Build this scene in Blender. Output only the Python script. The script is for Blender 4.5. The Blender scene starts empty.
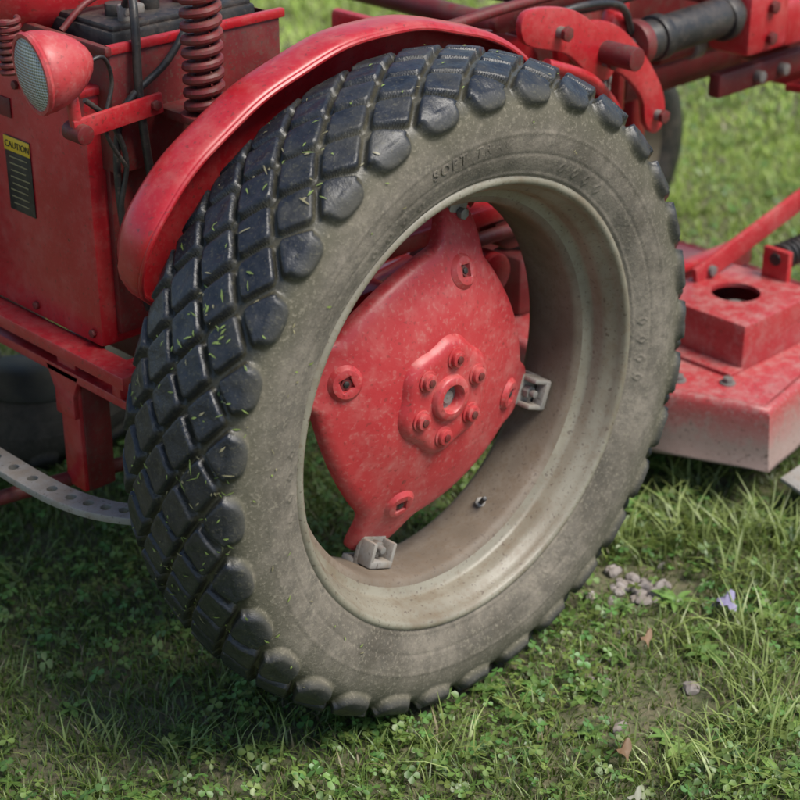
import bpy, bmesh, math, random
import numpy as np
from mathutils import Vector, Matrix, Euler
random.seed(3); rng=np.random.default_rng(7)
S=bpy.context.scene; COL=S.collection
S.view_settings.view_transform='Standard'; S.view_settings.look='None'; S.view_settings.exposure=0
WZ=.47; GZ=-.018

# ---------------------------------------------------------------- materials
def newmat(n):
    m=bpy.data.materials.new(n); m.use_nodes=True; nt=m.node_tree; nt.nodes.clear()
    o=nt.nodes.new('ShaderNodeOutputMaterial'); b=nt.nodes.new('ShaderNodeBsdfPrincipled')
    nt.links.new(b.outputs[0],o.inputs[0]); return m,nt,b
def noise(nt,scale,detail=4,rough=.6,coord='Object'):
    tc=nt.nodes.new('ShaderNodeTexCoord'); n=nt.nodes.new('ShaderNodeTexNoise')
    n.inputs['Scale'].default_value=scale; n.inputs['Detail'].default_value=detail; n.inputs['Roughness'].default_value=rough
    nt.links.new(tc.outputs[coord],n.inputs['Vector']); return n.outputs['Fac']
def ramp(nt,fac,a,b):
    r=nt.nodes.new('ShaderNodeMapRange'); r.inputs[1].default_value=a; r.inputs[2].default_value=b
    nt.links.new(fac,r.inputs[0]); return r.outputs[0]
def mix(nt,f,a,b,bt='MIX'):
    m=nt.nodes.new('ShaderNodeMix'); m.data_type='RGBA'; m.blend_type=bt
    for i,v in ((0,f),(6,a),(7,b)):
        if hasattr(v,'links'): nt.links.new(v,m.inputs[i])
        else: m.inputs[i].default_value=v if i==0 else (*v[:3],1)
    return m.outputs[2]
def math2(nt,op,a,b):
    m=nt.nodes.new('ShaderNodeMath'); m.operation=op
    for i,v in enumerate((a,b)):
        if hasattr(v,'links'): nt.links.new(v,m.inputs[i])
        else: m.inputs[i].default_value=v
    return m.outputs[0]
def bump(nt,b,h,strength=.3,dist=.002):
    n=nt.nodes.new('ShaderNodeBump'); n.inputs['Strength'].default_value=strength; n.inputs['Distance'].default_value=dist
    nt.links.new(h,n.inputs['Height']); nt.links.new(n.outputs[0],b.inputs['Normal'])
def paint(name,base,fade,dust=(.28,.2,.15),dustamt=.5,rough=.45,chip=(.06,.035,.025),chipamt=.0,spec=.5,speck=.35,bmp=.2,low=None):
    m,nt,b=newmat(name)
    nA=noise(nt,8,3,.68); nB=noise(nt,38,3,.68); nC=noise(nt,150,1,.6)
    c=mix(nt,ramp(nt,nA,.35,.65),base,fade)
    if low:   # worn lower part: (z0,z1,colour)
        tc=nt.nodes.new('ShaderNodeTexCoord'); s2=nt.nodes.new('ShaderNodeSeparateXYZ'); nt.links.new(tc.outputs['Object'],s2.inputs[0])
        zz=math2(nt,'ADD',s2.outputs[2],math2(nt,'MULTIPLY',math2(nt,'SUBTRACT',nB,.5),.10))
        zz=math2(nt,'ADD',zz,math2(nt,'MULTIPLY',math2(nt,'SUBTRACT',nA,.5),.10))
        c=mix(nt,ramp(nt,zz,low[0],low[1]),low[2],c)
    c=mix(nt,math2(nt,'MULTIPLY',ramp(nt,math2(nt,'ADD',math2(nt,'MULTIPLY',nA,.4),math2(nt,'MULTIPLY',nB,.6)),.48,.68),dustamt),c,dust)
    g=nt.nodes.new('ShaderNodeNewGeometry'); sp=nt.nodes.new('ShaderNodeSeparateXYZ'); nt.links.new(g.outputs['Normal'],sp.inputs[0])
    up=math2(nt,'MULTIPLY',ramp(nt,sp.outputs[2],.55,1.0),ramp(nt,nB,.35,.7))
    c=mix(nt,math2(nt,'MULTIPLY',up,dustamt*.6),c,dust)
    c=mix(nt,math2(nt,'MULTIPLY',ramp(nt,nC,.60,.68),speck),c,dust)
    if chipamt>0:
        c=mix(nt,math2(nt,'MULTIPLY',ramp(nt,nC,.34,.30),chipamt*.8),c,chip)
        c=mix(nt,math2(nt,'MULTIPLY',ramp(nt,nB,.31,.27),chipamt),c,chip)
    nt.links.new(c,b.inputs['Base Color'])
    nt.links.new(ramp(nt,nB,-.3,1.3),b.inputs['Roughness'])
    r=b.inputs['Roughness'].links[0].from_node; r.inputs[3].default_value=rough-.12; r.inputs[4].default_value=rough+.2
    b.inputs['Specular IOR Level'].default_value=spec
    bump(nt,b,nC,bmp,.0010)
    return m
RED=paint('red_paint',(.39,.010,.016),(.44,.024,.030),dust=(.46,.17,.14),dustamt=.28,rough=.28,chipamt=.55,speck=.12,bmp=.08,spec=.6)
REDF=paint('red_paint_faded',(.42,.026,.032),(.47,.055,.056),dust=(.50,.22,.19),dustamt=.36,rough=.38,chipamt=.4,speck=.25,bmp=.15,spec=.5)
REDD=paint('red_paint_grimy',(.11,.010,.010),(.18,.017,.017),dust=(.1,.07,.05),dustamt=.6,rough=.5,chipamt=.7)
DECK=paint('red_deck_paint',(.40,.028,.033),(.38,.05,.052),dust=(.42,.25,.22),dustamt=.50,rough=.32,chipamt=.55,speck=.3,spec=.6)
SKIRT=paint('worn_skirt',(.40,.035,.038),(.37,.07,.07),dust=(.36,.27,.24),dustamt=.55,rough=.42,chipamt=.55,speck=.4,low=(.12,.19,(.32,.22,.19)))
DRAW=paint('galvanised',(.22,.21,.19),(.32,.30,.27),dust=(.22,.17,.12),dustamt=.6,rough=.42,chipamt=.6,speck=.3)
RIM=paint('rim_paint',(.255,.235,.18),(.19,.17,.125),dust=(.17,.13,.085),dustamt=.75,rough=.40,chipamt=.65,speck=.45)
BARREL=paint('rim_barrel_dusty',(.135,.105,.075),(.205,.165,.125),dust=(.14,.10,.065),dustamt=.8,rough=.6,chipamt=.55,speck=.6)
BLACK=paint('black_part',(.010,.010,.011),(.025,.024,.022),dust=(.12,.09,.07),dustamt=.35,rough=.42,speck=.25)
OLIVE=paint('far_wheel_shade_olive',(.018,.019,.014),(.035,.036,.025),dust=(.07,.065,.045),dustamt=.4,rough=.7,speck=.2)  # far wheel's rim and disc: shade put into the base colour
STEEL=paint('dull_steel',(.15,.14,.13),(.24,.23,.21),dust=(.12,.08,.05),dustamt=.6,rough=.4,chipamt=.3)
YEL=paint('sticker_yellow',(.75,.5,.02),(.7,.45,.02),dustamt=.15,rough=.4,speck=.05)
INK=paint('sticker_black',(.012,.012,.012),(.02,.02,.02),dustamt=.15,rough=.35,speck=.05)
WHT=paint('sticker_text',(.3,.26,.12),(.25,.2,.1),dustamt=.1,rough=.5,speck=.05)

def tiremat(name,dark=1.):
    m,nt,b=newmat(name)
    def at(n):
        a=nt.nodes.new('ShaderNodeAttribute'); a.attribute_name=n; return a.outputs['Fac']
    def C(*c): return tuple(v*dark for v in c)
    lug=at('lug'); side=at('side')
    n1=noise(nt,7,5,.7); n2=noise(nt,42,4,.72); n3=noise(nt,190,2,.7)
    black=mix(nt,ramp(nt,n2,.3,.7),C(.006,.008,.013),C(.026,.028,.034))
    groove=mix(nt,n1,C(.020,.018,.013),C(.068,.062,.040))
    green=mix(nt,n2,C(.058,.055,.032),C(.12,.11,.072))
    tan=mix(nt,ramp(nt,n1,.34,.66),C(.082,.070,.052),C(.25,.215,.17))
    tan=mix(nt,math2(nt,'MULTIPLY',ramp(nt,n2,.45,.62),.6),tan,C(.095,.084,.066))
    sidec=mix(nt,ramp(nt,math2(nt,'ADD',side,math2(nt,'MULTIPLY',n1,.7)),.40,.85),green,tan)
    sidec=mix(nt,math2(nt,'MULTIPLY',ramp(nt,n3,.55,.68),.5),sidec,C(.31,.27,.21))
    lg=ramp(nt,math2(nt,'ADD',lug,math2(nt,'MULTIPLY',math2(nt,'SUBTRACT',n2,.5),.5)),.22,.75)
    tread=mix(nt,lg,groove,black)
    tread=mix(nt,math2(nt,'MULTIPLY',ramp(nt,n1,.52,.70),.22),tread,C(.09,.08,.055))
    knob=mix(nt,n2,C(.016,.018,.020),C(.065,.062,.050))
    sidec=mix(nt,math2(nt,'MULTIPLY',lg,.82),sidec,knob)
    shd=ramp(nt,math2(nt,'ADD',side,math2(nt,'MULTIPLY',math2(nt,'SUBTRACT',n1,.5),.30)),.0,.15)
    c=mix(nt,shd,tread,sidec)
    c=mix(nt,math2(nt,'MULTIPLY',ramp(nt,n3,.58,.66),.25),c,C(.14,.13,.08))
    nt.links.new(c,b.inputs['Base Color'])
    nt.links.new(mix(nt,shd,(.38,)*3,(.85,)*3),b.inputs['Roughness'])
    b.inputs['Specular IOR Level'].default_value=.5
    h=math2(nt,'ADD',n3,math2(nt,'MULTIPLY',n2,1.5)); bump(nt,b,h,.42,.0017)
    return m
TIRE=tiremat('tire_rubber'); TIRE_SHADED=tiremat('tire_rubber_shaded',.4)  # second copy is darkened: shade on the far tire, set by colour

# ---------------------------------------------------------------- helpers
def empty(n,parent=None,loc=(0,0,0)):
    e=bpy.data.objects.new(n,None); COL.objects.link(e); e.location=loc; e.parent=parent; return e
def obj(n,me,mat,parent,smooth=True):
    o=bpy.data.objects.new(n,me); COL.objects.link(o); o.parent=parent
    if mat: 
        me.materials.clear(); me.materials.append(mat)
    if smooth:
        me.polygons.foreach_set('use_smooth',[True]*len(me.polygons))
    return o
def autosmooth(me,ang=35):
    bm=bmesh.new(); bm.from_mesh(me)
    for e in bm.edges:
        e.smooth = not (len(e.link_faces)==2 and e.calc_face_angle(0)>math.radians(ang))
    for f in bm.faces: f.smooth=True
    bm.to_mesh(me); bm.free()
def bmo(n,bm,mat,parent,bev=0,seg=2,ang=35):
    bmesh.ops.recalc_face_normals(bm,faces=bm.faces)
    if bev>0:
        es=[e for e in bm.edges if len(e.link_faces)==2 and e.calc_face_angle(0)>math.radians(30)]
        bmesh.ops.bevel(bm,geom=es,offset=bev,segments=seg,affect='EDGES',profile=.5,clamp_overlap=True)
    me=bpy.data.meshes.new(n); bm.to_mesh(me); bm.free()
    o=obj(n,me,mat,parent); autosmooth(me,ang); return o
def box(n,c,s,mat,parent,bev=.004,rot=(0,0,0)):
    bm=bmesh.new(); bmesh.ops.create_cube(bm,size=1)
    R=Euler([math.radians(a) for a in rot]).to_matrix()
    for v in bm.verts: v.co=R@Vector((v.co.x*s[0],v.co.y*s[1],v.co.z*s[2]))+Vector(c)
    return bmo(n,bm,mat,parent,bev)
def cyl(n,p0,p1,r,mat,parent,seg=28,bev=.002,r2=None):
    p0=Vector(p0);p1=Vector(p1);d=p1-p0
    bm=bmesh.new(); bmesh.ops.create_cone(bm,cap_ends=True,segments=seg,radius1=r,radius2=r if r2 is None else r2,depth=d.length)
    q=Vector((0,0,1)).rotation_difference(d.normalized()).to_matrix()
    for v in bm.verts: v.co=q@v.co+(p0+p1)/2
    return bmo(n,bm,mat,parent,bev if seg>8 else bev*.6)
def hexb(n,p,d,r,h,mat,parent):
    p=Vector(p);d=Vector(d).normalized(); return cyl(n,p,p+d*h,r,mat,parent,seg=6,bev=.0015)
def smoothpath(pts,sub=8):
    P=[Vector(p) for p in pts]; out=[]
    for i in range(len(P)-1):
        a=P[max(i-1,0)];b=P[i];c=P[i+1];d=P[min(i+2,len(P)-1)]
        for k in range(sub):
            t=k/sub
            out.append(.5*((2*b)+(c-a)*t+(2*a-5*b+4*c-d)*t*t+(3*b-a-3*c+d)*t**3))
    out.append(P[-1]); return out
def tube(n,pts,r,mat,parent,seg=12,sm=True,sub=8):
    P=smoothpath(pts,sub) if sm else [Vector(p) for p in pts]
    bm=bmesh.new(); rings=[]
    t0=(P[1]-P[0]).normalized(); nrm=t0.orthogonal().normalized()
    for i,p in enumerate(P):
        t=(P[min(i+1,len(P)-1)]-P[max(i-1,0)]).normalized()
        nrm=(nrm-t*nrm.dot(t)).normalized(); bn=t.cross(nrm)
        rings.append([bm.verts.new(p+r*(math.cos(2*math.pi*k/seg)*nrm+math.sin(2*math.pi*k/seg)*bn)) for k in range(seg)])
    for a,b in zip(rings,rings[1:]):
        for k in range(seg): bm.faces.new((a[k],a[(k+1)%seg],b[(k+1)%seg],b[k]))
    bm.faces.new(rings[0]);bm.faces.new(rings[-1][::-1])
    return bmo(n,bm,mat,parent)
def plate(n,outline,axis,pos,th,mat,parent,bev=.002):
    bm=bmesh.new()
    def P(u,v,w): return {'y':(u,w,v),'z':(u,v,w),'x':(w,u,v)}[axis]
    a=[bm.verts.new(P(u,v,pos-th/2)) for u,v in outline]; b=[bm.verts.new(P(u,v,pos+th/2)) for u,v in outline]
    bm.faces.new(a);bm.faces.new(b[::-1]); k=len(a)
    for i in range(k): bm.faces.new((a[i],b[i],b[(i+1)%k],a[(i+1)%k]))
    return bmo(n,bm,mat,parent,bev)
def sm2(pts,sub=5):
    P=[(x,y,0) for x,y in pts]; P=P+[P[0]]
    k=len(P)-1; out=[]
    for i in range(k):
        a=Vector(P[(i-1)%k]);b=Vector(P[i]);c=Vector(P[(i+1)%k]);d=Vector(P[(i+2)%k])
        for j in range(sub):
            t=j/sub; v=.5*((2*b)+(c-a)*t+(2*a-5*b+4*c-d)*t*t+(3*b-a-3*c+d)*t**3); out.append((v.x,v.y))
    return out
def revolve(n,prof,mat,parent,seg=160,closed=False):
    bm=bmesh.new(); rings=[]
    for i in range(seg):
        t=2*math.pi*i/seg; rings.append([bm.verts.new((r*math.cos(t),y,r*math.sin(t))) for y,r in prof])
    k=len(prof)
    for i in range(seg):
        a=rings[i];b=rings[(i+1)%seg]
        for j in range(k if closed else k-1): bm.faces.new((a[j],a[(j+1)%k],b[(j+1)%k],b[j]))
    return bmo(n,bm,mat,parent,ang=50)
def cut(o,cutters):
    for c in cutters:
        m=o.modifiers.new('b','BOOLEAN'); m.operation='DIFFERENCE'; m.object=c; m.solver='EXACT'
    dg=bpy.context.evaluated_depsgraph_get(); dg.update()
    me=bpy.data.meshes.new_from_object(o.evaluated_get(dg)); mats=list(o.data.materials)
    o.modifiers.clear(); o.data=me; me.materials.clear(); me.materials.append(mats[0])
    for p in me.polygons: p.material_index=0
    for c in cutters: bpy.data.objects.remove(c,do_unlink=True)
    autosmooth(me)
def npmesh(name,V,F4,F3,attrs=None,col=None):
    me=bpy.data.meshes.new(name); me.vertices.add(len(V)); me.vertices.foreach_set('co',V.astype(np.float32).ravel())
    n4=0 if F4 is None else len(F4); n3=0 if F3 is None else len(F3)
    idx=np.concatenate([x.ravel() for x in (F4,F3) if x is not None and len(x)])
    me.loops.add(len(idx)); me.loops.foreach_set('vertex_index',idx.astype(np.int32))
    me.polygons.add(n4+n3)
    st=np.concatenate([np.arange(n4)*4,n4*4+np.arange(n3)*3]); me.polygons.foreach_set('loop_start',st.astype(np.int32))
    me.polygons.foreach_set('use_smooth',np.ones(n4+n3,bool))
    if attrs:
        for k,v in attrs.items():
            a=me.attributes.new(k,'FLOAT','POINT'); a.data.foreach_set('value',v.astype(np.float32))
    if col is not None:
        a=me.attributes.new('col','FLOAT_COLOR','POINT'); a.data.foreach_set('color',np.concatenate([col,np.ones((len(col),1))],1).astype(np.float32).ravel())
    me.update(calc_edges=True); me.validate(); return me
def sst(a,b,x):
    t=np.clip((x-a)/(b-a),0,1); return t*t*(3-2*t)

# ---------------------------------------------------------------- tire
TV=None;TN=None
def make_tire():
    global TV,TN
    half=[(0,.4830),(-.03,.4815),(-.06,.477),(-.085,.4685),(-.100,.456),(-.109,.439),(-.1135,.418),(-.1135,.395),(-.1085,.370),(-.1,.349),(-.094,.338),(-.088,.333)]
    pts=smoothpath([(y,r,0) for y,r in half],10)
    A=np.array([(p.x,p.y) for p in pts]); A=np.concatenate([(A*[-1,1])[::-1][:-1],A])
    seg=np.r_[0,np.cumsum(np.hypot(*np.diff(A,axis=0).T))]; L=seg[-1]
    M=220; s=np.linspace(0,L,M); Y=np.interp(s,seg,A[:,0]); R=np.interp(s,seg,A[:,1]); sc=s-L/2
    ty=np.gradient(Y); tr=np.gradient(R); ln=np.hypot(ty,tr); ny,nr=tr/ln,-ty/ln
    K=1152; NL=32; th=np.arange(K)*2*np.pi/K
    TH,SC=np.meshgrid(th,sc,indexing='ij'); a=TH*NL/(2*np.pi)
    a=a+.012*np.sin(TH*11)+.01*np.sin(TH*29+SC*20)
    w=.2/6; q=(SC+.1)/w
    U=a+q/2;V=a-q/2; fu=np.abs(U-np.round(U)); fv=np.abs(V-np.round(V))
    lid=np.round(U)*13.7+np.round(V)*7.1; wear=.5+.5*np.sin(lid*3.3)
    m=(fu**8+fv**8)**(1/8); g0=.390-.014*wear; h=1-sst(g0,g0+.066,m)
    ph=0.; da=a-ph; da=np.abs(da-np.round(da)); d=np.abs(SC)-.1
    e=(np.abs(da/.41)**2.6+np.abs(np.maximum(d,0)/.028)**2.6)**(1/2.6)
    hs=(1-sst(.66,1.04,e))
    h=np.where(d>0,np.minimum(hs,1-sst(.390,.456,da*1.09)),h)
    dish=1-.12*np.exp(-(m/.2)**2)*(d<0)
    lugh=.0138*h*dish*(1-.12*wear)
    nz=np.sin(TH*57+SC*130)*np.sin(TH*23-SC*77)
    lugh=lugh*(1+.05*nz)
    x=np.abs(SC)
    relief=.0016*np.exp(-((x-.232)/.003)**2)+.0012*np.exp(-((x-.222)/.002)**2)+.0009*np.exp(-((x-.160)/.0025)**2)-.001*np.exp(-((x-.19)/.002)**2)
    k2=72; fa=TH*k2/(2*np.pi); fa=np.abs(fa-np.round(fa))*(2*np.pi*.37/k2)
    grp=(np.mod(np.floor(TH*k2/(2*np.pi)+.5)+2,12)<4)
    dm=fa/.008+np.abs(x-.205)/.011
    relief+=.0013*grp*(1-sst(.8,1.0,dm))*sst(.45,.65,dm)
    D=lugh+relief+.0008*np.sin(TH*7+SC*25)
    YY=Y[None]+ny[None]*D; RR=R[None]+nr[None]*D
    Vv=np.stack([RR*np.cos(TH),YY,RR*np.sin(TH)],-1)
    TN=np.stack([nr[None]*np.cos(TH),ny[None]+0*TH,nr[None]*np.sin(TH)],-1); TV=Vv
    Vv=Vv.reshape(-1,3)
    i=np.arange(K)[:,None];j=np.arange(M-1)[None]; i2=(i+1)%K
    F=np.stack([i*M+j,i*M+j+1,i2*M+j+1,i2*M+j],-1).reshape(-1,4)
    side=np.clip((x-.1)/.14,0,1)
    return npmesh('tire',Vv,F,None,{'lug':h.ravel(),'side':side.ravel()})
tire_me=make_tire(); tire_me.materials.append(TIRE)

LA=[math.radians(a) for a in (69,159,249,339)]
def make_disc(parent):
    def Rout(t):
        r=.196
        for l in LA:
            d=(t-l+math.pi)%(2*math.pi)-math.pi
            r+=.056*math.exp(-(d/.19)**4)+.023*math.exp(-(d/.42)**2)
        return r
    K=260; bm=bmesh.new()
    ts=[0,.06,.12,.2,.28,.36,.45,.55,.65,.75,.84,.91,.96,.985,1.0]
    Y0=-.030
    def yf(r): return Y0+.060*(max(r-.05,0)/.2)**1.9
    front=[];back=[]
    for i in range(K):
        t=2*math.pi*i/K; Ro=Rout(t); fr=[];bk=[]
        for u in ts[1:]:
            r=u*Ro; y=yf(r)-.002*math.exp(-((u-.93)/.04)**2)+.0007*math.sin(r*60+t*3)
            if u>.96: y+=.006*((u-.96)/.04)**2
            fr.append(bm.verts.new((r*math.cos(t),y,r*math.sin(t))))
        for u in ts[1:]:
            r=u*Ro*.995; bk.append(bm.verts.new((r*math.cos(t),yf(r)+.018,r*math.sin(t))))
        front.append(fr);back.append(bk)
    k=len(ts)-1
    for i in range(K):
        j=(i+1)%K
        for m in range(k-1):
            bm.faces.new((front[i][m],front[i][m+1],front[j][m+1],front[j][m]))
            bm.faces.new((back[i][m],back[j][m],back[j][m+1],back[i][m+1]))
        bm.faces.new((front[i][-1],back[i][-1],back[j][-1],front[j][-1]))
    bm.faces.new([f[0] for f in front]); bm.faces.new([f[0] for f in back][::-1])
    bmo('wheel_disc',bm,REDF,parent,ang=45)
    for l in LA:
        r=.180; y=yf(r); c=Vector((r*math.cos(l),y,r*math.sin(l)))
        n=Vector((math.cos(l)*.40,-1,math.sin(l)*.40)).normalized()
        bm=bmesh.new(); prof=[(0.0,-.004),(.0085,-.004),(.0105,.0035),(.0145,.0048),(.021,.0035),(.027,-.003)]
        rings=[];q=Vector((0,0,1)).rotation_difference(n).to_matrix()
        for i in range(32):
            t=2*math.pi*i/32; row=[]
            for a,(pr,ph) in enumerate(prof):
                k4=1/max(abs(math.cos(t)),abs(math.sin(t)))*.9 if pr<.0115 else 1.0
                row.append(bm.verts.new(c+q@Vector((pr*k4*math.cos(t),pr*k4*math.sin(t),ph+.002))))
            rings.append(row)
        for i in range(32):
            for m in range(1,len(prof)-1):
                bm.faces.new((rings[i][m],rings[i][m+1],rings[(i+1)%32][m+1],rings[(i+1)%32][m]))
        bmo('boss',bm,REDF,parent)
        cyl('boss_hole',c-n*.003,c+n*.0028,.0098,REDD,parent,seg=4,bev=0)
        hexb('boss_bolt',c+n*.0,n,.0050,.005,BLACK,parent)
    o=Y0
    bm=bmesh.new(); K=180; rings=[]
    prof=[(o+.012,.096),(o+.002,.092),(o-.006,.086),(o-.010,.080),(o-.011,.070),(o-.011,.036),(o-.018,.034),(o-.021,.031),(o-.021,.0225),(o-.018,.020),(o+.0,.0185)]
    for i in range(K):
        t=2*math.pi*i/K; s=.5+.5*math.cos(6*(t-math.radians(18))); row=[]
        for y,r in prof:
            rr=r-(.008*(1-s)**1.3 if r>.065 else 0); row.append(bm.verts.new((rr*math.cos(t),y,rr*math.sin(t))))
        rings.append(row)
    for i in range(K):
        for m in range(len(prof)-1): bm.faces.new((rings[i][m],rings[i][m+1],rings[(i+1)%K][m+1],rings[(i+1)%K][m]))
    bmo('hub_flange',bm,REDF,parent,ang=50)
    revolve('hub_recess',[(o-.004,.020),(o-.004,.012),(o-.009,.010),(o-.010,.0001)],STEEL,parent,seg=32)
    for i in range(6):
        t=math.radians(60*i+18); c=Vector((.060*math.cos(t),o-.0105,.060*math.sin(t)))
        cyl('hub_washer',c,c+Vector((0,-.003,0)),.0165,REDF,parent,seg=24,bev=.001)
        cyl('hub_bolt',c+Vector((0,-.002,0)),c+Vector((0,-.010,0)),.0125,REDF,parent,seg=12,bev=.002)
        cyl('hub_stud',c+Vector((0,-.009,0)),c+Vector((0,-.0125,0)),.0058,REDD,parent,seg=14,bev=.001)
    for li,l in enumerate(LA):
        rad=Vector((math.cos(l),0,math.sin(l))); tan=Vector((-math.sin(l),0,math.cos(l))); out=Vector((0,-1,0))
        B=Matrix((rad,tan,out)).transposed()
        c=rad*.262+Vector((0,.032,0))
        def lb(n,o,s,mat,bev=.003):
            bm=bmesh.new(); bmesh.ops.create_cube(bm,size=1)
            for v in bm.verts: v.co=B@Vector((v.co.x*s[0]+o[0],v.co.y*s[1]+o[1],v.co.z*s[2]+o[2]))+c
            return bmo(n,bm,mat,parent,bev)
        if li==0:
            lb('clamp_base',(.008,.004,-.008),(.034,.036,.014),DRAW); hexb('clamp_bolt',c-rad*.004+out*.0,out,.009,.010,STEEL,parent)
            lb('clamp_lug',(.026,0,-.016),(.016,.04,.03),DRAW); continue
        lb('clamp_base',(.004,0,.002),(.050,.050,.012),DRAW)
        lb('clamp_ear',(.002,.021,.018),(.040,.008,.030),DRAW)
        lb('clamp_ear',(.002,-.021,.018),(.040,.008,.030),DRAW)
        lb('clamp_bridge',(.016,0,.024),(.012,.048,.020),DRAW)
        hexb('clamp_bolt',c-rad*.006+out*.008,out,.011,.012,STEEL,parent)
        cyl('clamp_stud',c-rad*.006+out*.018,c-rad*.006+out*.030,.006,STEEL,parent,seg=12,bev=.001)
        lb('clamp_lug',(.026,0,-.012),(.016,.05,.03),DRAW)

def make_rim(parent):
    prof=[(-.086,.345),(-.095,.3435),(-.0995,.338),(-.0995,.333),(-.096,.329),(-.088,.327),(-.080,.3235),(-.073,.317),(-.062,.3135),(-.050,.3125),(-.046,.311),(-.043,.307),(-.038,.298)]
    revolve('rim_flange',prof,RIM,parent,seg=220)
    prof=[(-.038,.298),(-.034,.290),(-.026,.2865),(.0,.2855),(.03,.287),(.06,.290),(.072,.297),(.08,.31),(.09,.322),(.098,.33),(.0995,.338),(.092,.345)]
    revolve('rim_barrel',prof,BARREL,parent,seg=220)
    prof=[(-.086,.346),(-.080,.335),(-.06,.323),(-.04,.318),(-.03,.30),(.0,.295),(.05,.297),(.075,.318),(.092,.346)]
    revolve('rim_outer_skin',prof,RIM,parent,seg=120)
    t=math.radians(-62); rad=Vector((math.cos(t),0,math.sin(t)))
    cyl('valve_stem',rad*.288+Vector((0,.02,0)),rad*.262+Vector((0,-.002,0)),.004,BLACK,parent,seg=12,bev=.001)
    cyl('valve_nut',rad*.287+Vector((0,.02,0)),rad*.281+Vector((0,.015,0)),.009,STEEL,parent,seg=6,bev=.001)

def make_text(parent,txt,r0,ang0,size):
    bmall=bmesh.new()
    for ch in txt:
        if ch==' ': ang0-=size*.55/r0; continue
        cu=bpy.data.curves.new('t','FONT'); cu.body=ch; cu.size=size; cu.extrude=.0007; cu.bevel_depth=.0004
        o=bpy.data.objects.new('t',cu); COL.objects.link(o)
        dg=bpy.context.evaluated_depsgraph_get(); dg.update()
        me=bpy.data.meshes.new_from_object(o.evaluated_get(dg)); bpy.data.objects.remove(o)
        xs=[v.co.x for v in me.vertices]; wd=max(xs)-min(xs)
        for v in me.vertices:
            lx=v.co.x-min(xs); t=ang0-lx/r0; rr=r0+v.co.y
            yb=np.interp(rr,[.349,.370,.395,.418,.439],[-.1,-.1085,-.1135,-.1135,-.109])
            v.co=Vector((rr*math.cos(t),yb-.0002-v.co.z*.9,rr*math.sin(t)))
        bmall.from_mesh(me); ang0-=(wd+size*.25)/r0
    me=bpy.data.meshes.new('sidewall_lettering'); bmall.to_mesh(me); bmall.free()
    o=obj('sidewall_lettering',me,TIRE,parent,False)
    a=me.attributes.new('side','FLOAT','POINT'); a.data.foreach_set('value',[.7]*len(me.vertices))
    return o

tractor=empty('tractor')
wheel=empty('rear_wheel',tractor,(0,0,WZ))
obj('tire',tire_me,None,wheel); make_rim(wheel); make_disc(wheel)
make_text(wheel,'SOFT TRAC',.386,math.radians(106),.021)
wheel2=empty('rear_wheel_far_side',tractor,(0,1.04,WZ)); wheel2.rotation_euler=(0,0,math.pi)
for o in list(wheel.children):
    c=o.copy(); COL.objects.link(c); c.parent=wheel2
    if c.material_slots: 
        c.material_slots[0].link='OBJECT'; c.material_slots[0].material=TIRE_SHADED if ('tire' in o.name or 'letter' in o.name) else OLIVE

# ---------------------------------------------------------------- fender
def make_fender(name,parent,sgn=1,y0=0):
    prof=[(.092,.5400),(.095,.5445),(.100,.5470),(.106,.5480),(.132,.5490),(.150,.5470),(.161,.541),(.168,.531),(.171,.515),(.172,.46),(.172,.40),(.172,.33)]
    bm=bmesh.new(); K=80; rings=[]; edge=[]
    a0,a1=math.radians(149),math.radians(38)
    for i in range(K+1):
        t=a0+(a1-a0)*i/K
        row=[]
        e=max(0,1-(a0-t)/math.radians(13)); sh=.13*(1-math.sqrt(max(0,1-e*e)))
        e2=max(0,1-(t-a1)/math.radians(25)); sh+=.12*(1-math.sqrt(max(0,1-e2*e2)))
        dent=.0015*math.sin(t*9)+.001*math.sin(t*23)
        for y,r in prof:
            rr=min(r-sh,r) if r>.5 else min(r,.5-sh)
            if y<.15: y=y+min(sh*.9,.17-y)*.8
            rr+=dent
            row.append(bm.verts.new((rr*math.cos(t),y0+sgn*y,.437+rr*math.sin(t))))
        edge.append(row[0].co.copy()); rings.append(row)
    for a,b in zip(rings,rings[1:]):
        for m in range(len(prof)-1): bm.faces.new((a[m],a[m+1],b[m+1],b[m]))
    o=bmo(name,bm,RED,parent,ang=60)
    s=o.modifiers.new('s','SOLIDIFY'); s.thickness=.0035; s.offset=0
    tube(name+'_edge',edge,.004,RED,parent,seg=8,sm=False)
make_fender('fender',tractor); make_fender('fender_far_side',tractor,-1,1.04)

# ---------------------------------------------------------------- rear body
T=tractor
box('tool_box',(-.175,.57,.695),(.25,.36,.39),RED,T,.008)
box('tool_box_lid_lip',(-.178,.57,.893),(.262,.372,.014),RED,T,.004)
box('box_shaded_side',(-.172,.384,.69),(.20,.012,.34),REDD,T,.002)  # dark panel standing in for shade on this side of the box
def sticker():
    X=-.3015; y=.572; dz=.012
    box('sticker_black',(X,y,.715+dz),(.0012,.068,.118),INK,T,.0003)
    box('sticker_yellow',(X-.001,y,.762+dz),(.0012,.068,.022),YEL,T,.0003)
    for i in range(8): box('sticker_line',(X-.0012,y+random.uniform(-.003,.003),.742+dz-.0105*i),(.0008,.050+random.uniform(-.012,.004),.0018),WHT,T,0)
    cu=bpy.data.curves.new('t','FONT'); cu.body='CAUTION'; cu.size=.0145; cu.align_x='CENTER'; cu.extrude=.0004
    o=bpy.data.objects.new('sticker_title',cu); COL.objects.link(o); cu.materials.append(INK); o.parent=T
    o.rotation_euler=(math.radians(90),0,math.radians(-90)); o.location=(X-.002,y-.002,.757+dz)
    box('id_plate',(X,.61,.83),(.002,.06,.03),REDD,T,.0006)
sticker()
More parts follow.
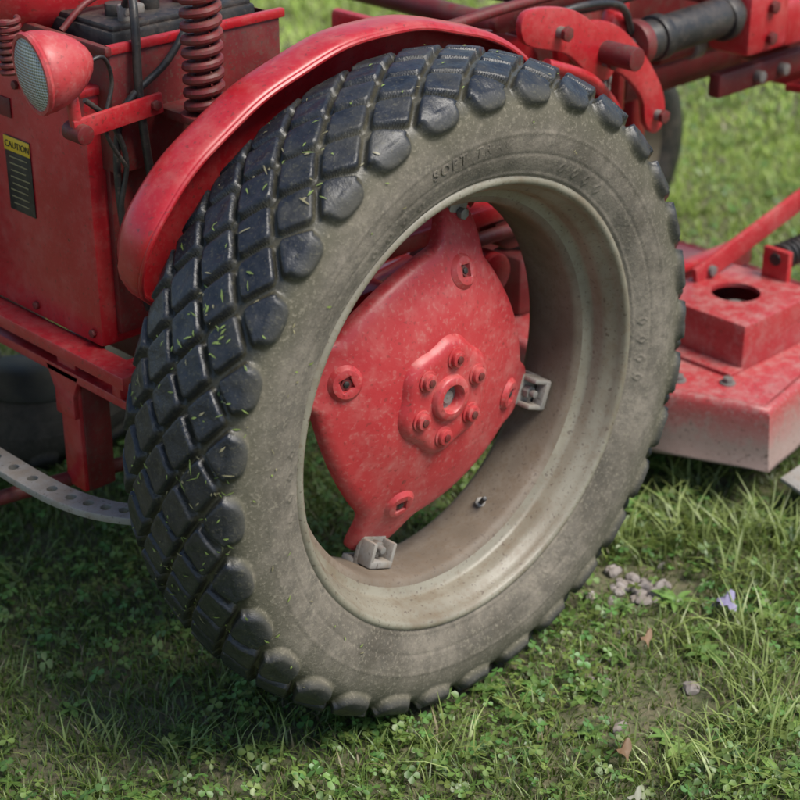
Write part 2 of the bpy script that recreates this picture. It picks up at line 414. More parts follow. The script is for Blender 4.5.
for z in (.52,.87):
    for y in (.41,.56,.71): hexb('box_bolt',(-.300,y,z),(-1,0,0),.007,.006,REDD,T)
bb=box('battery_box',(-.12,.475,.865),(.31,.24,.18),REDD,T,.004)
cc=box('cutter',(-.12,.475,.90),(.298,.228,.20),None,None,0); cut(bb,[cc])
box('battery_box_rim',(-.12,.357,.955),(.325,.012,.014),RED,T,.003)
box('battery_box_rim',(-.28,.475,.955),(.012,.255,.014),REDD,T,.003)
box('battery',(-.12,.475,.88),(.26,.19,.18),BLACK,T,.006)
box('battery_top',(-.12,.475,.972),(.25,.18,.012),BLACK,T,.004)
for x in (-.2,-.14,-.08,-.02): cyl('battery_cap',(x,.44,.975),(x,.44,.995),.015,REDD if x>-.1 else BLACK,T)
for x in (-.21,.0): 
    cyl('battery_terminal',(x,.405,.975),(x,.405,1.0),.009,STEEL,T); box('terminal_clamp',(x+.012,.405,.992),(.035,.022,.014),STEEL,T,.003)
tube('battery_strap',[(-.27,.475,.96),(-.2,.475,1.0),(-.04,.475,1.0),(.03,.475,.96)],.005,REDD,T)
tube('battery_cable',[(-.21,.40,1.0),(-.22,.37,1.02),(-.235,.345,.98),(-.24,.338,.88),(-.225,.34,.74),(-.20,.345,.6),(-.15,.355,.5)],.0065,BLACK,T)
tube('battery_cable_b',[(0,.40,1.0),(-.05,.38,1.03),(-.12,.345,1.0),(-.19,.335,.93),(-.27,.345,.86),(-.275,.35,.70),(-.24,.35,.56)],.0055,BLACK,T)
tube('wiring',[(-.33,.34,.90),(-.29,.34,.86),(-.27,.338,.8),(-.28,.345,.72),(-.26,.35,.62),(-.22,.35,.52)],.004,BLACK,T)
pts=[]
for i in range(12*14+1):
    t=i/14*2*math.pi; pts.append((-.19+.023*math.cos(t),.255+.023*math.sin(t),.875+.0185*i/14))
tube('seat_coil_spring',pts,.0072,REDD,T,seg=10,sm=False)
cyl('spring_rod',(-.19,.255,.84),(-.19,.255,1.13),.010,REDD,T)
cyl('spring_seat',(-.19,.255,.862),(-.19,.255,.872),.034,REDD,T)
box('spring_bracket',(-.17,.30,.855),(.06,.12,.014),REDD,T,.003)
def lamp():
    L=empty('rear_lamp',T); c=Vector((-.375,.333,.955)); ax=Vector((-.97,.16,-.10)).normalized()
    q=Vector((0,-1,0)).rotation_difference(ax).to_matrix()
    def rv(n,prof,mat):
        o=revolve(n,prof,mat,L,seg=48)
        for v in o.data.vertices: v.co=q@v.co+c
        return o
    rv('lamp_shell',[(-.034,.050),(-.032,.054),(-.028,.0555),(-.02,.0555),(-.01,.0535),(.004,.049),(.02,.041),(.034,.031),(.044,.02),(.05,.009),(.052,0.0001)],REDF)
    rv('lamp_bezel',[(-.028,.054),(-.034,.057),(-.038,.055),(-.038,.050),(-.034,.048)],REDF)
    m,nt,b=newmat('lamp_glass'); tc=nt.nodes.new('ShaderNodeTexCoord')
    w=nt.nodes.new('ShaderNodeTexWave'); w.inputs['Scale'].default_value=75; w.bands_direction='Z'; nt.links.new(tc.outputs['Object'],w.inputs['Vector'])
    w2=nt.nodes.new('ShaderNodeTexWave'); w2.inputs['Scale'].default_value=75; w2.bands_direction='Y'; nt.links.new(tc.outputs['Object'],w2.inputs['Vector'])
    h=math2(nt,'ADD',w.outputs['Fac'],w2.outputs['Fac'])
    nt.links.new(mix(nt,ramp(nt,h,.2,1.4),(.20,.21,.18),(.55,.57,.50)),b.inputs['Base Color'])
    b.inputs['Roughness'].default_value=.15; b.inputs['Metallic'].default_value=.2; bump(nt,b,h,.6,.002)
    rv('lamp_lens',[(-.036,.0505),(-.041,.042),(-.045,.03),(-.047,.015),(-.0475,.0001)],m)
    cyl('lamp_stem',c+Vector((.02,0,-.045)),c+Vector((.025,0,-.10)),.009,RED,L)
    cyl('lamp_pivot',c+Vector((.025,-.02,-.095)),c+Vector((.025,.02,-.095)),.014,REDD,L)
    box('lamp_arm',c+Vector((.09,-.005,-.085)),(.15,.008,.030),RED,L,.002,rot=(0,-4,0))
    hexb('arm_bolt',c+Vector((.15,-.009,-.08)),(0,-1,0),.008,.007,REDD,L)
    tube('lamp_wire',[c+Vector((.045,.0,-.005)),c+Vector((.075,.0,.0)),c+Vector((.09,.005,-.04)),c+Vector((.07,.0,-.10)),c+Vector((.1,0,-.16))],.003,BLACK,L)
lamp()
def tank():
    bm=bmesh.new(); bmesh.ops.create_uvsphere(bm,u_segments=48,v_segments=24,radius=1)
    f=lambda a,p:math.copysign(abs(a)**p,a)
    for v in bm.verts:
        x,y,z=v.co
        v.co=Vector((-.15+.20*f(x,.7),.74+.24*f(y,.75),1.00+.09*f(z,.7)))
    bmo('seat_pan',bm,RED,T,ang=80)
tank()
pts=[]
for i in range(8*12+1):
    t=i/12*2*math.pi; pts.append((-.34+.014*math.cos(t),.50+.014*math.sin(t),.905+.010*i/12))
tube('small_spring',pts,.0045,REDD,T,seg=8,sm=False)
# rear frame
box('frame_rail',(-.315,.55,.487),(.045,.52,.022),RED,T,.003)
box('frame_rail_lower',(-.30,.52,.435),(.03,.50,.016),RED,T,.003)
box('frame_side_rail',(-.12,.335,.47),(.40,.022,.05),RED,T,.003)
box('frame_gusset',(-.23,.345,.44),(.08,.012,.08),RED,T,.003,rot=(0,30,0))
box('frame_leg',(-.30,.485,.355),(.014,.050,.25),RED,T,.003)
box('frame_leg_flange',(-.275,.462,.355),(.05,.010,.25),REDD,T,.003)
plate('leg_gusset',[(.44,.44),(.53,.44),(.51,.40),(.51,.36),(.46,.36),(.46,.40)],'x',-.310,.010,RED,T,.002)
cyl('frame_rod',(-.46,.54,.235),(-.10,.47,.235),.012,REDD,T)
cyl('cross_tube',(-.2,.3,.36),(-.2,.8,.36),.016,REDD,T)
box('lower_crossmember',(-.08,.62,.44),(.2,.4,.05),REDD,T,.004)
def drawbar():
    pl=smoothpath([(-.20,.15,.30),(-.30,.19,.30),(-.372,.26,.30),(-.408,.36,.30),(-.415,.52,.30),(-.408,.68,.30),(-.372,.78,.30),(-.30,.85,.30),(-.2,.89,.3)],10)
    bm=bmesh.new(); w=.022;th=.006; rows=[]
    for i,p in enumerate(pl):
        t=(pl[min(i+1,len(pl)-1)]-pl[max(i-1,0)]).normalized(); n=Vector((t.y,-t.x,0))
        rows.append([bm.verts.new(p+n*a*w+Vector((0,0,b*th))) for a,b in ((-1,-1),(1,-1),(1,1),(-1,1))])
    for a,b in zip(rows,rows[1:]):
        for k in range(4): bm.faces.new((a[k],a[(k+1)%4],b[(k+1)%4],b[k]))
    bm.faces.new(rows[0]);bm.faces.new(rows[-1][::-1])
    o=bmo('drawbar',bm,DRAW,T,.0015)
    cs=[]
    for i in range(14):
        k=20+i*3
        if k>=len(pl)-14: break
        p=pl[k]; cs.append(cyl('cutter',p-Vector((0,0,.03)),p+Vector((0,0,.03)),.0085,None,None,seg=20,bev=0))
    cut(o,cs)
drawbar()
# ---------------------------------------------------------------- axle / transmission
cyl('axle_housing',(0,.13,.47),(0,.90,.47),.055,REDD,T,seg=40)
cyl('final_drive',(0,.12,.47),(0,.20,.47),.12,RED,T,seg=48,bev=.01)
cyl('brake_drum',(0,.2,.47),(0,.26,.47),.09,REDD,T,seg=40,bev=.006)
box('transmission',(.16,.52,.60),(.42,.24,.28),RED,T,.025)
box('torque_tube',(.65,.54,.72),(.60,.17,.17),REDD,T,.03)
for x in (.37,.42,.93): box('casting_flange',(x,.54,.72 if x>.4 else .62),(.022,.25,.25),RED,T,.01)
box('engine_block',(1.22,.56,.82),(.50,.20,.34),REDD,T,.02)
box('oil_pan',(1.22,.56,.62),(.40,.17,.09),REDD,T,.03)
box('side_rail_mid',(.35,.22,.60),(.5,.05,.03),RED,T,.006)
box('side_rail_mid_b',(.36,.28,.52),(.45,.03,.06),RED,T,.006,rot=(0,-8,0))
tube('brake_rod',[(-.05,.24,.62),(.2,.24,.66),(.45,.25,.64),(.7,.26,.66)],.009,RED,T)
tube('brake_rod_b',[(.2,.2,.56),(.4,.2,.56),(.62,.22,.5)],.012,REDD,T)
cyl('mid_pulley',(.40,.20,.575),(.40,.24,.575),.05,REDD,T,seg=36,bev=.004)
cyl('mid_pulley_b',(.34,.185,.50),(.34,.23,.50),.035,RED,T,seg=36,bev=.004)
cyl('belt_pulley',(.30,.25,.50),(.30,.29,.50),.07,BLACK,T,seg=40,bev=.004)
cyl('rockshaft',(.62,.14,.815),(.62,.9,.815),.020,REDD,T)
plate('lift_lever',sm2([(.56,.835),(.62,.855),(.70,.84),(.78,.78),(.845,.70),(.86,.64),(.835,.615),(.805,.64),(.79,.69),(.73,.745),(.65,.775),(.57,.785)]),'y',.265,.014,RED,T,.003)
plate('lift_lever_b',sm2([(.42,.915),(.52,.905),(.60,.86),(.65,.80),(.63,.765),(.58,.785),(.52,.83),(.42,.865)]),'y',.215,.014,RED,T,.003)
plate('lift_arm',sm2([(.50,.885),(.72,.905),(.80,.885),(.80,.85),(.71,.86),(.50,.845)]),'y',.335,.016,REDD,T,.003)
plate('hitch_quadrant',sm2([(.36,.86),(.50,.845),(.60,.80),(.62,.72),(.55,.70),(.45,.74),(.36,.78)]),'y',.36,.018,RED,T,.003)
for x,y,z in ((.60,.257,.815),(.835,.257,.65),(.72,.257,.79),(.74,.325,.88),(.50,.207,.87),(.62,.207,.80),(.48,.35,.80),(.56,.35,.76)):
    cyl('pin',(x,y+.03,z),(x,y-.014,z),.010,STEEL,T,seg=20); hexb('pin_nut',(x,y-.012,z),(0,-1,0),.013,.008,REDD,T)
tube('control_rod',[(.30,.30,.89),(.6,.30,.90),(.85,.32,.87),(1.1,.33,.86)],.009,REDD,T)
tube('control_rod_b',[(.45,.19,.83),(.55,.19,.79),(.62,.2,.74),(.66,.21,.70)],.010,RED,T)
tube('hose',[(.40,.38,.93),(.6,.36,.88),(.75,.40,.83),(.9,.37,.84),(1.1,.36,.87)],.010,BLACK,T)
tube('hose_b',[(.5,.30,.86),(.62,.27,.88),(.74,.28,.86),(.80,.30,.80)],.007,BLACK,T)
for i in range(6):
    z=.76-.022*i
    pts=[(.66+.008*math.cos(t)*(1 if i%2 else .3),.235+.008*math.cos(t)*(0.3 if i%2 else 1),z+.015*math.sin(t)) for t in [k*math.pi/6 for k in range(13)]]
    tube('chain_link',pts,.0035,STEEL,T,seg=8,sm=False)
cyl('hydraulic_cylinder',(.82,.30,.775),(1.10,.30,.782),.036,BLACK,T,seg=40,bev=.005)
for x in (.80,.86,1.06): cyl('cylinder_band',(x,.30,.777),(x+.026,.30,.777),.042,BLACK if x!=.80 else REDD,T,seg=40,bev=.004)
cyl('cylinder_rod',(.64,.30,.77),(.82,.30,.775),.016,STEEL,T)
box('cylinder_mount',(1.17,.31,.765),(.13,.10,.13),RED,T,.015)
for z in (.73,.79): hexb('mount_bolt',(1.17,.258,z),(0,-1,0),.013,.010,REDD,T)
box('cylinder_mount_b',(1.32,.31,.74),(.16,.08,.09),RED,T,.012)
box('cylinder_bracket',(.76,.315,.79),(.05,.03,.10),RED,T,.008,rot=(0,20,0))
cyl('exhaust_pipe',(1.0,.40,.70),(1.5,.40,.70),.020,REDD,T)
for x in (1.1,1.3): cyl('pipe_band',(x,.40,.70),(x+.03,.40,.70),.028,STEEL,T)
box('front_bolster',(1.52,.52,.68),(.16,.26,.20),REDD,T,.03)
box('front_axle',(1.60,.52,.54),(.07,.86,.06),RED,T,.01)
box('side_frame',(1.35,.33,.635),(.50,.03,.05),REDD,T,.008)
box('side_frame_plate',(1.46,.25,.60),(.30,.12,.016),RED,T,.005,rot=(-6,0,0))
box('side_frame_block',(1.36,.24,.64),(.08,.07,.06),RED,T,.012)
for x in (1.22,1.30,1.42,1.56): cyl('frame_bolt',(x,.320,.635),(x,.298,.635),.012,STEEL,T,seg=18)
for x in (1.40,1.48,1.58): cyl('frame_knob',(x,.225,.60),(x,.225,.64),.02,REDD,T,seg=20,bev=.004)
tube('steering_rod',[(.9,.36,.86),(1.3,.34,.74),(1.55,.30,.66)],.012,REDD,T)
tube('tie_rod',[(1.66,.12,.50),(1.66,.95,.50)],.011,REDD,T,sm=False)
def front_wheel(y,n):
    F=empty(n,T,(1.60,y,.235))
    revolve('front_tire',[(-.045,.15),(-.06,.17),(-.063,.20),(-.05,.235),(-.03,.247),(0,.25),(.03,.247),(.05,.235),(.063,.20),(.06,.17),(.045,.15)],BLACK,F,seg=80)
    revolve('front_rim',[(-.045,.155),(-.048,.15),(-.03,.135),(-.01,.12),(-.02,.05),(-.03,.045),(-.03,0.0001)],RIM,F,seg=60)
    revolve('front_rim_back',[(.045,.155),(.04,.14),(.0,.12)],RIM,F,seg=60)
    box('spindle',(0,.07 if y<.5 else -.07,.16),(.05,.05,.3),RED,F,.01)
front_wheel(.05,'front_wheel'); front_wheel(.99,'front_wheel_far_side')

# ---------------------------------------------------------------- mower deck
D=empty('mower_deck')
def deck():
    o=[(.70,.93),(.675,.55),(.665,.30),(.69,.10),(.765,-.085),(.96,-.050),(1.20,-.01),(1.30,.10),(1.32,.5),(1.28,.93)]
    cx=sum(p[0] for p in o)/len(o); cy=sum(p[1] for p in o)/len(o)
    def offp(x,y,a):
        L=math.hypot(x-cx,y-cy); return x+(x-cx)/L*a, y+(y-cy)/L*a
    plate('deck_top',[offp(x,y,-.012) for x,y in o],'z',.198,.008,DECK,D,.002)
    dn=[]
    for i in range(len(o)):
        a=o[i];b=o[(i+1)%len(o)]
        for j in range(6): dn.append((a[0]+(b[0]-a[0])*j/6,a[1]+(b[1]-a[1])*j/6))
    bm=bmesh.new(); k=len(dn); rows=[]
    for i,(x,y) in enumerate(dn):
        wv=.002*math.sin(i*1.7)+.002*math.sin(i*.6+1); r=[]
        for a,z in ((-.014,.2035),(-.006,.2035),(.001,.199),(.005,.190),(.008,.170),(.014,.120),(.019+wv,.090),(.021+wv,.085+wv*.8)):
            px,py=offp(x,y,a); r.append(bm.verts.new((px,py,z)))
        rows.append(r)
    for i in range(k):
        a=rows[i];b=rows[(i+1)%k]
        for m in range(7): bm.faces.new((a[m],a[m+1],b[m+1],b[m]))
    s=bmo('deck_skirt',bm,SKIRT,D,ang=60); md=s.modifiers.new('s','SOLIDIFY'); md.thickness=.003
    h=box('pulley_housing',(.975,.15,.248),(.24,.22,.094),DECK,D,.006)
    c1=cyl('cutter',(.975,.15,.25),(.975,.15,.36),.047,None,None,seg=40,bev=0)
    c2=box('cutter',(.975,.15,.232),(.225,.205,.11),None,None,0)
    cut(h,[c1,c2])
    cyl('spindle_shaft',(.975,.15,.20),(.975,.15,.275),.014,STEEL,D)
    cyl('spindle_pulley',(.975,.15,.252),(.975,.15,.265),.04,BLACK,D,seg=36)
    box('deck_gearbox',(.87,.62,.265),(.26,.26,.13),REDD,D,.02)
    cyl('gearbox_pulley',(.83,.58,.33),(.83,.58,.36),.085,BLACK,D,seg=40,bev=.005)
    cyl('gearbox_shaft',(.83,.58,.33),(.83,.58,.385),.015,STEEL,D)
    box('deck_rib',(.80,.40,.212),(.20,.03,.022),DECK,D,.004)
    box('deck_rail',(1.05,.36,.235),(.50,.04,.05),DECK,D,.005)
    box('deck_rail_b',(1.0,.33,.275),(.45,.03,.012),RED,D,.003)
    for p in ((.80,.03),(.80,.27),(1.14,.03),(.745,.10),(1.12,.27),(.73,.28),(1.0,-.01)): 
        cyl('deck_washer',(p[0],p[1],.201),(p[0],p[1],.205),.015,STEEL,D,seg=20,bev=.001); hexb('deck_bolt',(p[0],p[1],.204),(0,0,1),.010,.010,STEEL,D)
    box('housing_foot',(.845,.15,.206),(.05,.22,.008),DECK,D,.002)
    box('lift_strap',(1.21,.235,.36),(.52,.012,.045),REDF,D,.003,rot=(0,-13,0))
    plate('strap_link',[(1.30,.35),(1.345,.35),(1.36,.48),(1.34,.50),(1.315,.49)],'y',.20,.01,RED,D,.002)
    for x,z in ((1.0,.31),(1.38,.40)): cyl('strap_pin',(x,.25,z),(x,.22,z),.011,STEEL,D,seg=18)
    pts=[]
    for i in range(14*12+1):
        t=i/12*2*math.pi; pts.append((1.10+.016*i/12,.14+.022*math.cos(t),.335+.022*math.sin(t)))
    tube('deck_spring',pts,.0055,BLACK,D,seg=8,sm=False)
    cyl('spring_core',(1.08,.14,.335),(1.35,.14,.335),.013,BLACK,D)
    box('spring_bracket',(1.09,.14,.305),(.015,.06,.10),RED,D,.003)
    box('discharge_plate',(.90,-.155,.055),(.24,.10,.008),DRAW,D,.002,rot=(16,0,4))
deck()

# ---------------------------------------------------------------- ground
def groundmat():
    m,nt,b=newmat('soil_and_thatch')
    c=mix(nt,noise(nt,3,3),(.070,.10,.033),(.11,.105,.055)); n=noise(nt,60,4,.7); c=mix(nt,ramp(nt,n,.4,.7),c,(.18,.15,.095))
    nt.links.new(c,b.inputs['Base Color']); b.inputs['Roughness'].default_value=.95; bump(nt,b,n,.8,.01)
    return m
G=groundmat()
bm=bmesh.new()
xs=sorted(set([-200,-60,-20,-8,12,20,60,200]+[round(-4+.1*i,3) for i in range(131)])); ys=xs
def gz(x,y): return GZ+.006*math.sin(x*5+1)*math.sin(y*4.3)+.004*math.sin(x*13)*math.sin(y*11+2)
gv=[[bm.verts.new((x,y,gz(x,y) if abs(x)<14 and abs(y)<14 else GZ)) for y in ys] for x in xs]
for i in range(len(xs)-1):
    for j in range(len(ys)-1): bm.faces.new((gv[i][j],gv[i+1][j],gv[i+1][j+1],gv[i][j+1]))
me=bpy.data.meshes.new('ground'); bm.to_mesh(me); bm.free(); obj('ground',me,G,None)

def foliage(name,trans=.3):
    m=bpy.data.materials.new(name); m.use_nodes=True; nt=m.node_tree; nt.nodes.clear()
    o=nt.nodes.new('ShaderNodeOutputMaterial'); b=nt.nodes.new('ShaderNodeBsdfDiffuse'); t=nt.nodes.new('ShaderNodeBsdfTranslucent'); ms=nt.nodes.new('ShaderNodeMixShader')
    g=nt.nodes.new('ShaderNodeBsdfGlossy'); g.inputs['Roughness'].default_value=.45; m2=nt.nodes.new('ShaderNodeMixShader'); m2.inputs[0].default_value=.05
    a=nt.nodes.new('ShaderNodeAttribute'); a.attribute_name='col'
    nt.links.new(a.outputs['Color'],b.inputs['Color'])
    tc=mix(nt,.4,a.outputs['Color'],(.24,.30,.02)); nt.links.new(tc,t.inputs[0])
    ms.inputs[0].default_value=trans; nt.links.new(b.outputs[0],ms.inputs[1]); nt.links.new(t.outputs[0],ms.inputs[2])
    nt.links.new(ms.outputs[0],m2.inputs[1]); nt.links.new(g.outputs[0],m2.inputs[2]); nt.links.new(m2.outputs[0],o.inputs[0]); return m
FOL=foliage('grass_blade')
def ln(x,y,s=0):
    return (np.sin(x*3.1+1.3+s)*np.sin(y*2.7+.4+s)+.6*np.sin(x*7.3+y*3.1+s)+.5*np.sin(y*9.7-x*5.2+2+s)+.35*np.sin(x*17+s)*np.sin(y*19+1))/1.6
def gzn(x,y): return GZ+.006*np.sin(x*5+1)*np.sin(y*4.3)+.004*np.sin(x*13)*np.sin(y*11+2)
CAMX,CAMY=-1.658,-1.655
def region(n,dmin,dmax,ang=17):
    a=rng.uniform(math.radians(44-ang-3),math.radians(44+ang+3),n)
    d=np.sqrt(rng.uniform(dmin**2,dmax**2,n))
    return CAMX+d*np.sin(a),CAMY+d*np.cos(a)
def mask(x,y):
    k=np.ones(len(x),bool)
    k&=~((np.abs(x)<.12)&(np.abs(y)<.10))
    def patch(cx,cy,r,keep=.12): 
        d=np.hypot(x-cx,(y-cy))/r+.35*ln(x*4,y*4); return (d<1)&(rng.random(len(x))>keep)
    k&=~patch(.41,-.09,.08,.25); k&=~patch(.10,-.30,.06,.5); k&=~patch(.22,-.36,.05,.5); k&=~patch(-.3,.0,.05,.5)
    k&=~((ln(x*1.9,y*1.9,2)>.72)&(rng.random(len(x))>.6))
    return k
BASE=np.array([[.090,.155,.026],[.13,.21,.036],[.175,.255,.052],[.235,.30,.075],[.12,.175,.042]])
def palette(x,y,n):
    c=BASE[rng.integers(0,5,n)]*rng.uniform(.8,1.25,(n,1))
    c=c*(1+.18*ln(x,y)[:,None])
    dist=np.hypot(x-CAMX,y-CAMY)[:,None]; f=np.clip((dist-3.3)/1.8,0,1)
    c=c*(1-f)+(c*1.65+np.array([.13,.145,.02]))*f  # distant blades lightened in colour, standing in for sunlight on the lawn
    dry=rng.random(n)<.06; c[dry]=np.array([.36,.30,.17])*rng.uniform(.6,1.1,(dry.sum(),1))
    return c
VS=[];F4=[];F3=[];CS=[];off=0
def blades(x,y,h,w,bend,col,tipc=1.15):
    global off
    n=len(x); a=rng.uniform(0,2*np.pi,n); ca,sa=np.cos(a),np.sin(a)
    tw=a+np.pi/2+rng.normal(0,.5,n); px,py=np.cos(tw),np.sin(tw); z0=gzn(x,y)-.003
    V=np.zeros((n,7,3)); C=np.zeros((n,7,3))
    for k in range(4):
        t=k/3; o=bend*h*t**1.8; z=h*t*(1-.35*bend*t); ww=w*(1-t**1.6)*.5*(1 if k else .8)
        cx=x+ca*o; cy=y+sa*o
        if k<3:
            V[:,2*k]=np.stack([cx-px*ww,cy-py*ww,z0+z],1); V[:,2*k+1]=np.stack([cx+px*ww,cy+py*ww,z0+z],1)
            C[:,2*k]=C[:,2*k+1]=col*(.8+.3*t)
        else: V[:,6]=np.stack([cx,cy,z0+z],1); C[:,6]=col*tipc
    b=off+np.arange(n)[:,None]*7
    F4.append(np.concatenate([b+[0,1,3,2],b+[2,3,5,4]])); F3.append(b+[4,5,6])
    VS.append(V.reshape(-1,3));CS.append(C.reshape(-1,3)); off+=7*n
def addblades(n,dmin,dmax,h0,h1,w0,w1,ang=17):
    x,y=region(n,dmin,dmax,ang); k=mask(x,y); x,y=x[k],y[k]; n=len(x)
    h=rng.uniform(h0,h1,n)*(1+.3*ln(x*2,y*2,5)); blades(x,y,h,rng.uniform(w0,w1,n),rng.uniform(.2,1.2,n),palette(x,y,n))
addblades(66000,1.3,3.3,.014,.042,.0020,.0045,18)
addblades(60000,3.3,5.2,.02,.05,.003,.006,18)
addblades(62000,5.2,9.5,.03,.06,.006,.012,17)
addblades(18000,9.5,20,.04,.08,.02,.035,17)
for (tx,ty,nn,hh) in [(.22,-.46,60,.10),(.30,-.40,50,.10),(.42,-.30,60,.09),(.55,-.22,70,.10),(.62,-.06,60,.11),(.50,.02,60,.10),(.33,-.25,40,.08),(.12,-.5,50,.09),(.05,-.42,40,.08),(.72,-.2,60,.11),(.60,-.35,60,.1),(-.15,-.2,40,.08),(-.35,.0,40,.07),(-.5,.2,40,.07),(.02,-.2,40,.07),(.75,.05,60,.12),(-.1,-.38,30,.07),(.8,-.35,70,.1),(.66,-.14,70,.12),(.56,-.05,60,.11)]:
    x=tx+rng.normal(0,.028,nn);y=ty+rng.normal(0,.028,nn)
    c=np.array([.28,.35,.10])*rng.uniform(.7,1.2,(nn,1))
    blades(x,y,rng.uniform(.5,1.15,nn)*hh,rng.uniform(.003,.006,nn),rng.uniform(.3,1.2,nn),c)
for _ in range(110):
    x,y=region(1,1.6,6); nn=25
    x=x[0]+rng.normal(0,.025,nn);y=y[0]+rng.normal(0,.025,nn)
    blades(x,y,rng.uniform(.04,.085,nn),rng.uniform(.003,.005,nn),rng.uniform(.3,1.1,nn),np.array([.22,.30,.08])*rng.uniform(.7,1.2,(nn,1)))
def clover(n,dmin,dmax,s0,s1):
    global off
    x,y=region(n,dmin,dmax,18); k=(ln(x*1.5,y*1.5,9)>-.5)&mask(x,y); x,y=x[k],y[k]; n=len(x)
    h=rng.uniform(.012,.034,n); s=rng.uniform(s0,s1,n); a0=rng.uniform(0,6.28,n); z0=gzn(x,y)
    tilt=rng.normal(0,.35,(n,2)); col=np.array([.092,.18,.042])*rng.uniform(.75,1.5,(n,1)); col[:,0]*=rng.uniform(.8,1.5,n)
    shp=np.array([(0,0),(.55,.42),(1.0,.38),(1.12,0),(1.0,-.38),(.55,-.42)])
    for l in range(3):
        a=a0+l*2.094; ca,sa=np.cos(a)[:,None],np.sin(a)[:,None]
        u=shp[:,0][None]*s[:,None];v=shp[:,1][None]*s[:,None]*1.15
        X=u*ca-v*sa; Y=u*sa+v*ca; Z=.25*np.abs(v)+X*tilt[:,:1]+Y*tilt[:,1:]-.15*u*u/s[:,None]
        V=np.stack([x[:,None]+X,y[:,None]+Y,(z0+h)[:,None]+Z],-1)
        C=np.repeat((col*rng.uniform(.9,1.1,(n,1)))[:,None],6,1); C[:,0]*=1.4
        b=off+np.arange(n)[:,None]*6
        F4.append(np.concatenate([b+[0,1,2,3],b+[0,3,4,5]])); VS.append(V.reshape(-1,3)); CS.append(C.reshape(-1,3)); off+=6*n
clover(8500,1.3,3.4,.005,.012); clover(4000,3.4,6,.007,.013)
def weeds(cx,cy,L,nl,col):
    global off
    for i in range(nl):
        a=2*math.pi*i/nl+random.uniform(-.3,.3); l=L*random.uniform(.7,1.1); w=l*random.uniform(.14,.22); rise=random.uniform(.2,.6)
        V=[];C=[];K=6
        for k in range(K+1):
            t=k/K; r=l*t; z=gz(cx,cy)+.006+l*(rise*t-.55*rise*t*t*1.4); ww=w*math.sin(math.pi*min(t*.9+.08,1))**.8
            for sgn in (-1,0,1):
                V.append((cx+r*math.cos(a)-sgn*ww*math.sin(a),cy+r*math.sin(a)+sgn*ww*math.cos(a),z+(.25*ww if sgn else 0))); C.append(np.array(col)*(1.0 if sgn else 1.25))
        F=[]
        for k in range(K):
            for m in range(2): F.append((off+k*3+m,off+k*3+m+1,off+k*3+m+4,off+k*3+m+3))
        VS.append(np.array(V));CS.append(np.array(C));F4.append(np.array(F)); off+=len(V)
for _ in range(190):
    x,y=region(1,1.5,4.2); weeds(x[0],y[0],random.uniform(.02,.045),random.randint(4,7),np.array([.12,.21,.05])*random.uniform(.8,1.5))
for p in [(.50,-.30),(.56,-.42),(.30,-.47),(.12,-.42),(.16,-.56)]: weeds(p[0],p[1],.05,6,(.22,.34,.08))
me=npmesh('grass',np.concatenate(VS),np.concatenate(F4),np.concatenate(F3),None,np.clip(np.concatenate(CS),0,1))
obj('grass',me,FOL,None)

def stones():
    m=paint('stone',(.24,.21,.19),(.34,.30,.28),dust=(.17,.13,.09),dustamt=.6,rough=.8,speck=.3)
    bm=bmesh.new(); P=[]
    for i in range(34): P.append((.415+random.gauss(0,.032),-.085+random.gauss(0,.026),random.uniform(.006,.014)))
    for i in range(18): P.append((random.uniform(.0,.6),random.uniform(-.5,-.15),random.uniform(.004,.008)))
    P+=[(.25,-.33,.014),(.10,-.31,.011),(.53,-.27,.011)]
    for x,y,r in P:
        g=bmesh.ops.create_icosphere(bm,subdivisions=2,radius=r)
        sx,sy,sz=random.uniform(.8,1.3),random.uniform(.7,1.1),random.uniform(.5,.8); ph=random.uniform(0,9)
        for v in g['verts']:
            c=v.co; k=1+.18*math.sin(c.x/r*3+ph)+.15*math.sin(c.y/r*4+ph*2)
            v.co=Vector((c.x*sx*k+x,c.y*sy*k+y,c.z*sz*k+gz(x,y)+r*.4))
    bmo('gravel_stones',bm,m,None,ang=25)
stones()
def leafmesh(n,x,y,z,s,col,mat_rough=.6,lobes=5,asp=.8):
    m,nt,b=newmat(n+'_mat'); nt.links.new(mix(nt,noise(nt,60,3),col,tuple(c*.6 for c in col)),b.inputs['Base Color']); b.inputs['Roughness'].default_value=mat_rough
    bm=bmesh.new(); c=bm.verts.new((x,y,z+.006)); R=[]
    for i in range(24):
        t=2*math.pi*i/24; r=s*(.8+.2*math.cos(lobes*t)); R.append(bm.verts.new((x+r*math.cos(t),y+asp*r*math.sin(t),z+.010*math.sin(2*t+1)+.004*math.sin(5*t))))
    for i in range(24): bm.faces.new((c,R[i],R[(i+1)%24]))
    return bmo(n,bm,m,None,ang=80)
leafmesh('flower_petal',.44,-.25,.020,.026,(.30,.27,.42))
leafmesh('dead_leaf',.02,-.38,.012,.020,(.20,.12,.06),lobes=3)
leafmesh('dead_leaf',.27,-.22,.012,.018,(.26,.16,.09),lobes=3,asp=.6)
leafmesh('dead_leaf',-.05,-.46,.012,.015,(.30,.30,.22),lobes=4)

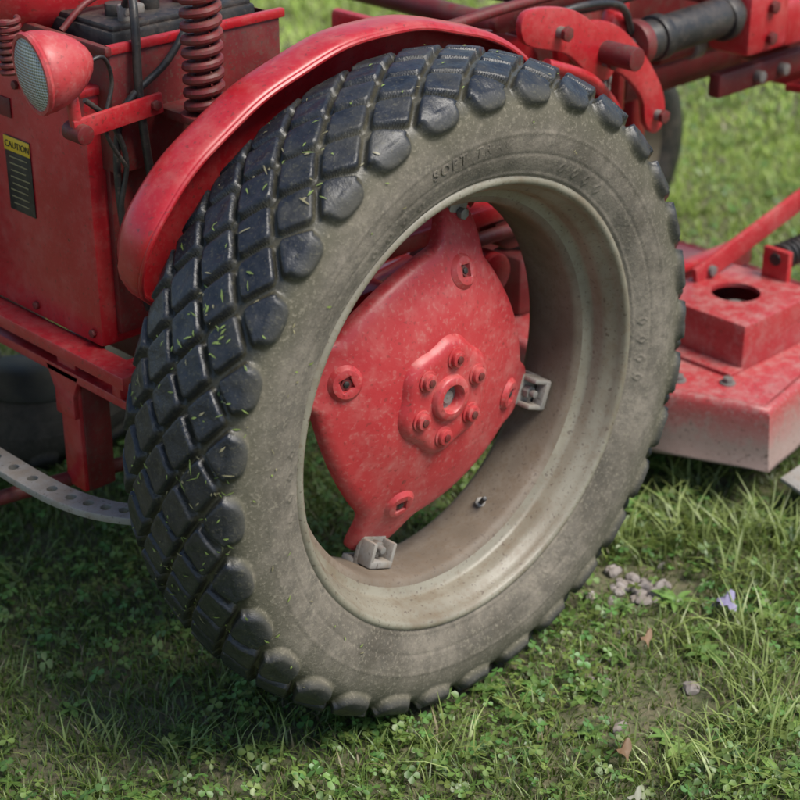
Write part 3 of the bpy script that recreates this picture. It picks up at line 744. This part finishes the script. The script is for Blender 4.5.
def clippings():
    VS2=[];F=[];C=[];o=0
    K,M=TV.shape[:2]
    cl=[(random.gauss(165,34),random.randint(int(M*.36),int(M*.72))) for _ in range(26)]
    for i in range(290):
        if i%2: td,j=random.choice(cl); td+=random.gauss(0,1.6); j=j+int(random.gauss(0,4))
        else: td=random.choice([random.gauss(150,28),random.gauss(190,25),random.uniform(60,230)]); j=random.randint(int(M*.3),int(M*.72))
        if random.random()<.10: j=random.randint(int(M*.72),int(M*.93))
        ii=int((td%360)/360*K)%K; j=max(0,min(M-1,j))
        n=TN[ii,j]; c=TV[ii,j]+n*.0012+np.array([0,0,WZ])
        a=np.array([random.gauss(0,1) for _ in range(3)]); a-=n*(a@n); a/=np.linalg.norm(a)+1e-6; b=np.cross(n,a)
        L=random.uniform(.0015,.0055)*(1.9 if random.random()<.15 else 1); w=random.uniform(.0006,.0018)
        cc=(np.array([.28,.37,.10]) if random.random()<.7 else np.array([.36,.32,.18]))*(1+.3*random.uniform(-1,1))
        for s1,s2,k in ((-1,-.3,.4),(-1,.3,.4),(0,1,1.4),(0,-1,1.4),(1,.3,.6),(1,-.3,.6)): VS2.append(c+a*L*s1+b*w*s2+n*.001*k); C.append(cc)
        F+= [[o,o+1,o+2,o+3],[o+3,o+2,o+4,o+5]]; o+=6
    me=npmesh('grass_clippings',np.array(VS2),np.array(F),None,None,np.clip(np.array(C),0,1)); obj('grass_clippings',me,FOL,tractor,False)
clippings()

# ---------------------------------------------------------------- light, world, camera
sd=Vector((.22,-.60,1.02)).normalized()
w=bpy.data.worlds.new('World'); S.world=w; w.use_nodes=True; nt=w.node_tree; nt.nodes.clear()
sk=nt.nodes.new('ShaderNodeTexSky'); sk.sky_type='NISHITA'; sk.sun_disc=False
sk.sun_elevation=math.asin(sd.z); sk.sun_rotation=math.atan2(sd.x,sd.y)
bg=nt.nodes.new('ShaderNodeBackground'); bg.inputs[1].default_value=.15; wo=nt.nodes.new('ShaderNodeOutputWorld')
nt.links.new(sk.outputs[0],bg.inputs[0]); nt.links.new(bg.outputs[0],wo.inputs[0])
ld=bpy.data.lights.new('sun','SUN'); ld.energy=4.7; ld.angle=math.radians(30); ld.color=(1,.95,.87)
lo=bpy.data.objects.new('sun',ld); COL.objects.link(lo); lo.rotation_euler=sd.to_track_quat('Z','Y').to_euler()
cd=bpy.data.cameras.new('camera'); cam=bpy.data.objects.new('camera',cd); COL.objects.link(cam); S.camera=cam
cam.location=(-1.658,-1.655,1.600); cam.rotation_euler=(math.pi/2-.456,0,-.768)
cd.sensor_width=36; cd.lens=36*1774.98/800; cd.clip_end=1000; cd.clip_start=.05
cd.dof.use_dof=True; cd.dof.focus_distance=2.45; cd.dof.aperture_fstop=4.5
